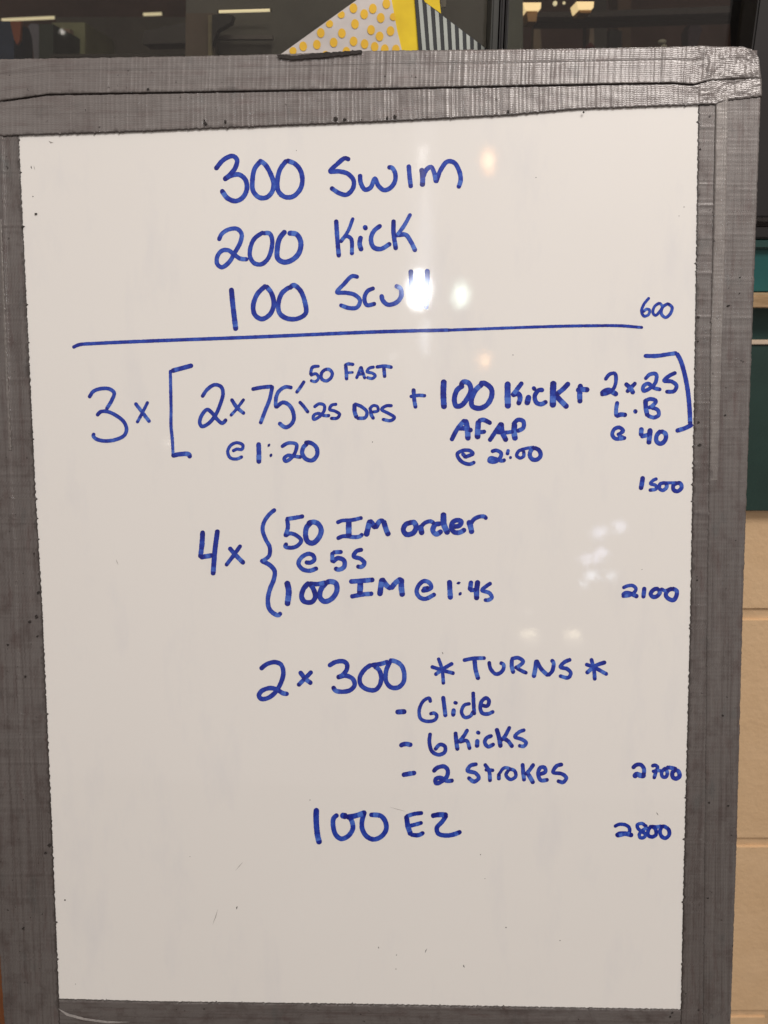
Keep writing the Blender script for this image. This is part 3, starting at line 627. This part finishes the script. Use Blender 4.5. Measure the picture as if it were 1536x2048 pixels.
word('tick_mark', None, Cb, [[(480, 252), (442, 310), (415, 345)]], 25)
word('tick_mark', None, Cb, [[(440, 418), (470, 450), (512, 505)]], 25)
word(NM, '50, left of FAST', Cb, [[(600, 130), (545, 140), (530, 200)], [22, (530, 205), (575, 192), (595, 225), (570, 255), (530, 246)], [25, (650, 155), (620, 185), (620, 232), (655, 250), (695, 225), (705, 185), (680, 157), (645, 158)]], 24)
word(WD, 'FAST', Cb, [[(880, 117), (830, 113), (806, 128)], [27, (815, 130), (820, 190), (822, 240)], [20, (822, 185), (875, 180)], [(900, 230), (922, 180), (938, 135)], [24, (938, 135), (952, 180), (970, 232)], [20, (910, 200), (960, 192)], [23, (1045, 137), (1005, 147), (987, 175), (1030, 187), (1053, 207), (1030, 230), (985, 222)], [26, (1060, 138), (1130, 130), (1190, 140)], [27, (1122, 140), (1130, 220)]], 24)
word(NM, '25', Cb, [[(558, 462), (600, 435), (640, 447), (640, 490), (600, 540), (555, 560), (555, 530), (590, 512), (640, 530), (685, 530)], [(742, 438), (700, 447), (685, 480), (730, 495), (765, 520), (745, 550), (692, 552)]], 24)
word(WD, 'DPS', Cb, [[32, (885, 437), (887, 500), (903, 548)], [26, (885, 435), (940, 457), (985, 500), (973, 545), (905, 552)], [27, (1015, 480), (1020, 520), (1040, 557)], [22, (1005, 480), (1035, 450), (1070, 457), (1075, 490), (1030, 502)], [25, (1190, 450), (1140, 452), (1105, 480), (1160, 512), (1208, 545), (1180, 570), (1110, 560)]], 24)
word('plus_sign', None, Cb, [[30, (1362, 315), (1368, 400), (1380, 468)], [26, (1335, 378), (1400, 366), (1460, 370)]], 26)
word(NM, '100, left of Kick in the bracket', D, [[52, (133, 100), (128, 220), (135, 365)], [(318, 150), (262, 190), (234, 280), (252, 345), (300, 340), (360, 270), (393, 190), (370, 125), (320, 115), (295, 150)], [(480, 125), (530, 130), (588, 180), (592, 250), (545, 335), (470, 368), (405, 345), (402, 270), (440, 190), (500, 135)]], 45)
word(WD, 'Kick, right of 100 in the bracket', D, [[54, (745, 120), (745, 230), (748, 360)], [40, (885, 120), (840, 180), (790, 245)], [44, (790, 242), (848, 228), (865, 270), (848, 330)], [48, (950, 248), (930, 328)], [36, (988, 165), (1010, 190)], [40, (1088, 192), (1042, 195), (1006, 250), (1020, 310), (1065, 328), (1120, 302)], [56, (1185, 115), (1180, 230), (1180, 350)], [44, (1333, 125), (1270, 190), (1210, 235)], [48, (1208, 245), (1260, 300), (1318, 358)]], 44)
word('plus_sign', None, D, [[46, (1445, 140), (1437, 220), (1440, 312)], [46, (1410, 195), (1470, 187), (1522, 190)]], 44)
word(WD, 'AFAP', D, [[40, (205, 675), (260, 570), (333, 480)], [48, (342, 480), (360, 570), (365, 668)], [42, (270, 558), (340, 562), (402, 580)], [40, (585, 512), (510, 478), (465, 490)], [50, (465, 490), (458, 590), (457, 655)], [38, (480, 598), (532, 590)], [40, (570, 680), (630, 590), (685, 510)], [46, (685, 510), (692, 590), (733, 680)], [34, (640, 598), (720, 600), (800, 592)], [50, (812, 510), (808, 600), (818, 668)], [38, (795, 525), (845, 478), (895, 492), (895, 555), (835, 588)]], 40)
word(NM, '@ 2:00', D, [[(335, 838), (365, 825), (412, 803), (385, 775), (320, 772), (262, 805), (285, 860), (330, 893), (385, 903), (430, 883)], [34, (310, 800), (345, 840)], [34, (590, 782), (640, 772), (683, 800), (668, 850), (620, 882), (568, 872), (578, 845), (630, 852), (690, 872), (722, 862)], [32, (752, 765), (742, 812)], [28, (765, 836), (780, 844)],
     [30, (900, 765), (855, 775), (832, 820), (865, 845), (900, 825), (898, 775)], [28, (870, 765), (935, 750), (1000, 740)], [38, (1000, 745), (1048, 772), (1062, 820), (1030, 858), (985, 858), (958, 820), (968, 775), (1000, 742)]], 33)
word(NM, '600', E_, [[(772, 75), (720, 140), (698, 210), (722, 255), (765, 240), (775, 195), (745, 187), (712, 215)], [(872, 125), (825, 160), (808, 220), (832, 248), (870, 215), (900, 160), (872, 125)], [28, (960, 130), (905, 165), (890, 230), (930, 268), (975, 235), (995, 170), (955, 132)]], 26)
word('bracket', None, E_, [[36, (725, 643), (850, 642), (950, 627), (1040, 615)], [40, (1040, 617), (1075, 680), (1110, 790), (1145, 960), (1165, 1150), (1172, 1310)], [40, (1190, 1312), (1120, 1347), (1036, 1373)]], 36)
word(NM, '2x25', E_, [[33, (342, 875), (388, 820), (438, 815), (448, 880), (428, 955), (370, 1005), (302, 1020)], [46, (305, 1010), (370, 975), (428, 1002), (458, 1020)], [40, (540, 912), (590, 958), (618, 1008)], [36, (640, 905), (590, 955), (553, 993)], [34, (732, 868), (780, 822), (838, 820), (835, 898), (780, 958), (717, 983), (715, 940), (760, 912), (820, 955), (885, 970)],
     [36, (1032, 805), (962, 840), (918, 885), (990, 892), (1038, 932), (1015, 985), (935, 992)]], 34)
word(WD, 'L.B', E_, [[36, (462, 1090), (450, 1160), (450, 1232)], [40, (450, 1230), (500, 1213), (548, 1220)], [42, (625, 1187), (650, 1180)], [42, (735, 1070), (740, 1150), (755, 1228)], [36, (730, 1080), (790, 1062), (838, 1082), (805, 1128), (765, 1150)], [36, (785, 1142), (855, 1170), (865, 1218), (820, 1243), (755, 1225)]], 36)
word(NM, '@ 40', E_, [[(462, 1412), (500, 1392), (518, 1370), (480, 1340), (432, 1357), (412, 1410), (440, 1448), (490, 1450), (542, 1440)], [30, (470, 1425), (520, 1432)], [42, (697, 1345), (692, 1420)], [38, (692, 1430), (770, 1410)], [46, (782, 1355), (775, 1430), (768, 1498)], [40, (885, 1372), (845, 1420), (845, 1478), (885, 1498), (930, 1460), (930, 1400), (885, 1375)]], 35)
word(NM, '1500', E_, [[42, (710, 1822), (702, 1880), (690, 1942)], [31, (848, 1838), (805, 1860), (785, 1888), (835, 1905), (840, 1938), (772, 1952)], [34, (930, 1880), (880, 1890), (872, 1935), (905, 1953), (943, 1920), (935, 1880)], [28, (900, 1878), (970, 1880), (1040, 1878)], [37, (1050, 1880), (1010, 1900), (1010, 1948), (1050, 1962), (1088, 1925), (1075, 1885), (1045, 1880)]], 34)
word(NM, '4x', F, [[(122, 300), (115, 430), (100, 550)], [42, (100, 550), (160, 540), (218, 530)], [(265, 290), (240, 480), (222, 715)], [40, (378, 458), (440, 530), (518, 608)], [36, (487, 435), (420, 530), (345, 628)]], 44)
word('brace', None, F, [[36, (818, 90), (755, 145), (708, 220), (698, 290), (728, 380), (765, 450), (762, 530), (722, 570), (680, 590)], [40, (690, 588), (760, 620), (812, 680), (805, 760), (770, 850), (748, 950), (760, 1040), (800, 1085), (850, 1105), (872, 1082)]], 38)
word(NM, '50, right of the brace', F, [[36, (1090, 155), (1010, 170), (925, 182)], [38, (932, 180), (940, 260), (915, 348)], [36, (915, 345), (960, 320), (1030, 345), (1068, 390), (1030, 440), (970, 458), (915, 445), (928, 415)], [46, (1170, 208), (1120, 262), (1110, 340), (1130, 398), (1180, 413), (1238, 360), (1260, 290), (1230, 228), (1170, 210), (1130, 228)]], 38)
word(NM, '@ 55', F, [[38, (1108, 598), (1160, 600), (1195, 570), (1178, 528), (1130, 517), (1062, 560), (1042, 610), (1080, 663), (1150, 678), (1222, 653)], [37, (1460, 498), (1372, 502)], [36, (1367, 502), (1365, 595)], [40, (1370, 595), (1420, 558), (1478, 580), (1480, 640), (1430, 668), (1390, 655)],
     [38, (1655, 475), (1597, 492), (1572, 540), (1640, 565), (1675, 605), (1650, 640), (1603, 637)]], 38)
word(NM, '100, right of the brace', F, [[52, (930, 785), (948, 870), (935, 1008)], [44, (1142, 792), (1092, 850), (1072, 930), (1100, 975), (1170, 978), (1203, 930), (1188, 860), (1150, 800)], [40, (1145, 800), (1220, 807), (1310, 790)], [46, (1312, 790), (1262, 850), (1247, 930), (1290, 973), (1360, 948), (1410, 870), (1400, 800), (1350, 782), (1310, 790)]], 44)
word(WD, 'IM, left of order', G, [[32, (62, 205), (105, 187), (200, 180), (290, 160)], [48, (170, 190), (170, 330)], [34, (65, 348), (120, 327), (230, 335), (270, 328), (295, 307)], [46, (327, 322), (345, 250), (362, 185)], [44, (360, 185), (412, 252)], [42, (412, 252), (450, 192), (485, 188)], [44, (485, 188), (505, 260), (530, 318)]], 32)
word(WD, 'order', G, [[42, (735, 202), (685, 220), (662, 270), (690, 310), (748, 300), (778, 250), (760, 202), (715, 205)], [46, (815, 232), (832, 308)], [34, (822, 240), (860, 205), (910, 192), (942, 212)], [42, (1000, 212), (948, 225), (930, 280), (960, 308), (1010, 280)], [48, (1025, 120), (1030, 220), (1065, 303)], [40, (1110, 242), (1170, 230), (1188, 195), (1150, 182), (1110, 200), (1097, 250), (1120, 288), (1170, 293), (1222, 265)], [46, (1253, 190), (1270, 240), (1282, 298)], [34, (1272, 215), (1300, 175), (1350, 150), (1395, 150), (1415, 170)]], 40)
word(WD, 'IM, left of @ 1:45', G, [[40, (180, 737), (280, 730), (395, 720)], [48, (275, 740), (270, 850)], [38, (190, 873), (280, 855), (385, 845)], [46, (450, 860), (460, 780), (470, 712)], [44, (470, 712), (510, 770), (550, 800)], [44, (550, 800), (600, 740), (645, 712)], [46, (645, 712), (645, 790), (655, 865)]], 40)
word(NM, '@ 1:45', G, [[36, (830, 820), (880, 812), (915, 790), (900, 750), (850, 732), (802, 770), (783, 830), (810, 878), (860, 893), (950, 850)], [30, (840, 800), (890, 790)], [44, (1080, 730), (1083, 800), (1088, 892)], [36, (1160, 745), (1163, 755)], [34, (1170, 843), (1182, 851)], [40, (1275, 735), (1265, 815)], [34, (1265, 818), (1320, 810)], [44, (1335, 732), (1325, 820), (1325, 897)], [33, (1455, 750), (1410, 780), (1375, 815), (1440, 840), (1463, 880), (1430, 903), (1395, 903)]], 36)
word(NM, '2x300', H, [[(90, 205), (140, 165), (210, 146), (263, 165), (285, 230), (265, 320), (210, 410), (150, 453), (95, 458), (76, 430), (100, 392), (170, 367), (230, 380), (280, 410), (325, 418)], [(425, 228), (475, 290), (525, 328)], [34, (527, 226), (470, 285), (410, 345)],
     [(672, 178), (730, 145), (800, 140), (828, 165), (825, 210), (790, 255), (745, 275)], [36, (745, 277), (820, 262), (878, 290), (893, 340), (858, 383), (790, 398), (730, 388), (708, 355)], [(1035, 167), (977, 210), (937, 280), (947, 340), (1000, 378), (1068, 383), (1108, 340), (1120, 270), (1100, 210), (1060, 180)], [(1035, 172), (1110, 162), (1180, 142)], [(1195, 142), (1162, 220), (1162, 310), (1200, 358), (1260, 363), (1308, 320), (1316, 240), (1290, 172), (1235, 137), (1190, 132)]], 36)
for p in ([40, (1248, 572), (1328, 567)], [36, (1280, 858), (1325, 844), (1380, 853)], [38, (1302, 1108), (1360, 1098), (1412, 1090)]): word('dash', None, H, [p], 38)
word('asterisk', None, I, [[24, (207, 95), (235, 180), (245, 285)], [26, (155, 158), (240, 185), (322, 207)], [26, (312, 133), (250, 170), (183, 217)]], 24)
word(WD, 'TURNS', I, [[26, (390, 112), (460, 98), (550, 95)], [30, (472, 105), (480, 180), (500, 250)], [(578, 122), (590, 175), (630, 212), (675, 190), (685, 145), (660, 128)], [28, (745, 105), (745, 160), (757, 205)], [(740, 102), (790, 93), (828, 120), (802, 150), (768, 168)], [(780, 168), (820, 190), (855, 205)], [30, (925, 112), (915, 180), (905, 235)], [28, (925, 112), (960, 175), (1010, 223)], [27, (1010, 223), (1040, 190), (1050, 130), (1035, 108)], [(1175, 105), (1130, 125), (1100, 160), (1150, 175), (1176, 205), (1158, 238), (1093, 225)]], 26)
word('asterisk', None, I, [[26, (1325, 100), (1345, 180), (1352, 255)], [26, (1285, 140), (1350, 165), (1442, 215)], [28, (1430, 125), (1360, 150), (1290, 205)]], 26)
word(WD, 'Glide', I, [[(150, 418), (140, 388), (97, 410), (67, 480), (80, 540), (130, 558), (185, 545), (196, 515), (178, 498), (145, 503)], [28, (242, 377), (250, 440), (260, 522)], [30, (320, 468), (316, 518)], [24, (322, 420), (345, 425)], [(440, 428), (397, 440), (377, 490), (400, 528), (440, 520), (465, 482)], [26, (462, 345), (465, 420), (470, 508)], [26, (525, 440), (565, 445), (578, 410), (560, 387), (525, 410), (514, 460), (530, 498), (570, 503), (612, 485)]], 24)
word(NM, '6', I, [[26, (148, 645), (142, 710), (162, 778), (210, 802), (253, 783), (256, 742), (220, 727), (182, 765)]], 26)
word(WD, 'Kicks', I, [[28, (333, 638), (338, 700), (348, 768)], [26, (422, 618), (390, 670), (352, 712)], [26, (362, 708), (415, 700), (438, 762)], [30, (493, 693), (490, 745)], [26, (488, 638), (510, 643)], [27, (600, 662), (560, 680), (547, 710), (570, 743), (615, 723)], [30, (633, 612), (650, 670), (663, 745)], [26, (730, 598), (698, 660), (668, 697)], [28, (678, 680), (715, 700), (750, 745)], [25, (840, 620), (800, 635), (767, 670), (820, 690), (850, 715), (830, 740), (795, 735)]], 26)
word(NM, '2', I, [[29, (170, 925), (200, 897), (250, 888), (275, 912), (270, 960), (230, 998), (192, 1010), (188, 980), (222, 970), (270, 993), (315, 990)]], 28)
word(WD, 'strokes', I, [[27, (490, 870), (442, 882), (422, 917), (480, 937), (503, 970), (470, 998), (425, 968)], [26, (546, 870), (578, 920), (586, 997)], [25, (550, 912), (612, 916)], [25, (650, 985), (650, 940)], [22, (650, 945), (690, 898), (740, 905)], [24, (728, 905), (702, 950), (735, 983), (773, 960), (765, 920), (725, 905)], [28, (823, 868), (828, 930), (835, 992)], [26, (905, 870), (870, 920), (842, 947)], [30, (855, 930), (880, 970), (902, 1010)], [27, (950, 945), (990, 927), (985, 897), (955, 895), (937, 940), (957, 988), (1010, 985)], [26, (1115, 872), (1072, 885), (1047, 930), (1110, 942), (1143, 970), (1120, 1003), (1078, 993)]], 26)
word(NM, '100, left of EZ', J, [[44, (140, 118), (138, 200), (148, 330), (166, 412)], [38, (320, 167), (287, 200), (284, 270), (305, 338), (350, 373), (410, 350), (450, 290), (448, 240), (428, 190)], [50, (352, 172), (398, 182)], [42, (400, 190), (480, 175), (560, 148)], [38, (548, 155), (530, 220), (532, 290), (570, 353), (630, 378), (698, 350), (736, 290), (728, 225), (690, 178), (598, 167)]], 38)
word(WD, 'EZ', J, [[32, (1045, 152), (970, 162), (905, 182)], [40, (908, 178), (920, 260), (945, 338)], [34, (945, 338), (1010, 342), (1056, 320)], [32, (930, 265), (990, 250), (1042, 235)], [40, (1125, 177), (1190, 167), (1255, 170)], [36, (1250, 172), (1215, 225), (1168, 280), (1180, 328), (1250, 345), (1320, 333), (1372, 312)]], 36)
word(NM, '2100', K, [[50, (350, 198), (430, 165), (510, 165), (553, 215), (510, 280), (420, 320), (340, 325)], [62, (345, 310), (400, 275), (480, 290), (578, 332)], [62, (682, 192), (675, 260), (665, 348)], [60, (900, 210), (832, 220), (777, 290), (810, 333), (870, 328), (918, 270), (900, 212)], [50, (930, 210), (1000, 240), (1050, 225)], [62, (1110, 207), (1042, 240), (1010, 310), (1060, 368), (1130, 383), (1173, 320), (1175, 240), (1105, 207)]], 60)
word(NM, '2700', L, [[58, (500, 278), (560, 227), (630, 227), (675, 290), (672, 380)], [74, (525, 415), (560, 372), (630, 392), (690, 392)], [52, (795, 248), (840, 232), (883, 260), (860, 330), (830, 437)], [50, (805, 330), (880, 315), (950, 320)], [52, (1010, 272), (947, 340), (962, 408), (1010, 413), (1035, 350), (1000, 285)], [58, (1022, 268), (1090, 272), (1170, 290)], [62, (1170, 292), (1112, 350), (1120, 418), (1170, 438), (1222, 400), (1200, 322), (1150, 300)]], 56)
word(NM, '2800', L, [[50, (222, 1175), (290, 1142), (380, 1146), (448, 1190), (450, 1260), (380, 1290), (260, 1320)], [66, (250, 1315), (300, 1285), (400, 1285), (498, 1308)], [50, (695, 1160), (640, 1127), (572, 1150), (582, 1200), (640, 1250), (698, 1290), (680, 1338), (620, 1345), (602, 1300), (640, 1245), (705, 1190), (700, 1150)], [54, (790, 1162), (742, 1230), (742, 1310), (800, 1333), (858, 1300), (850, 1212), (790, 1165)], [52, (800, 1172), (870, 1180), (950, 1167)], [54, (950, 1168), (922, 1250), (942, 1320), (1000, 1353), (1058, 1310), (1058, 1230), (1000, 1178), (950, 1168)]], 52)
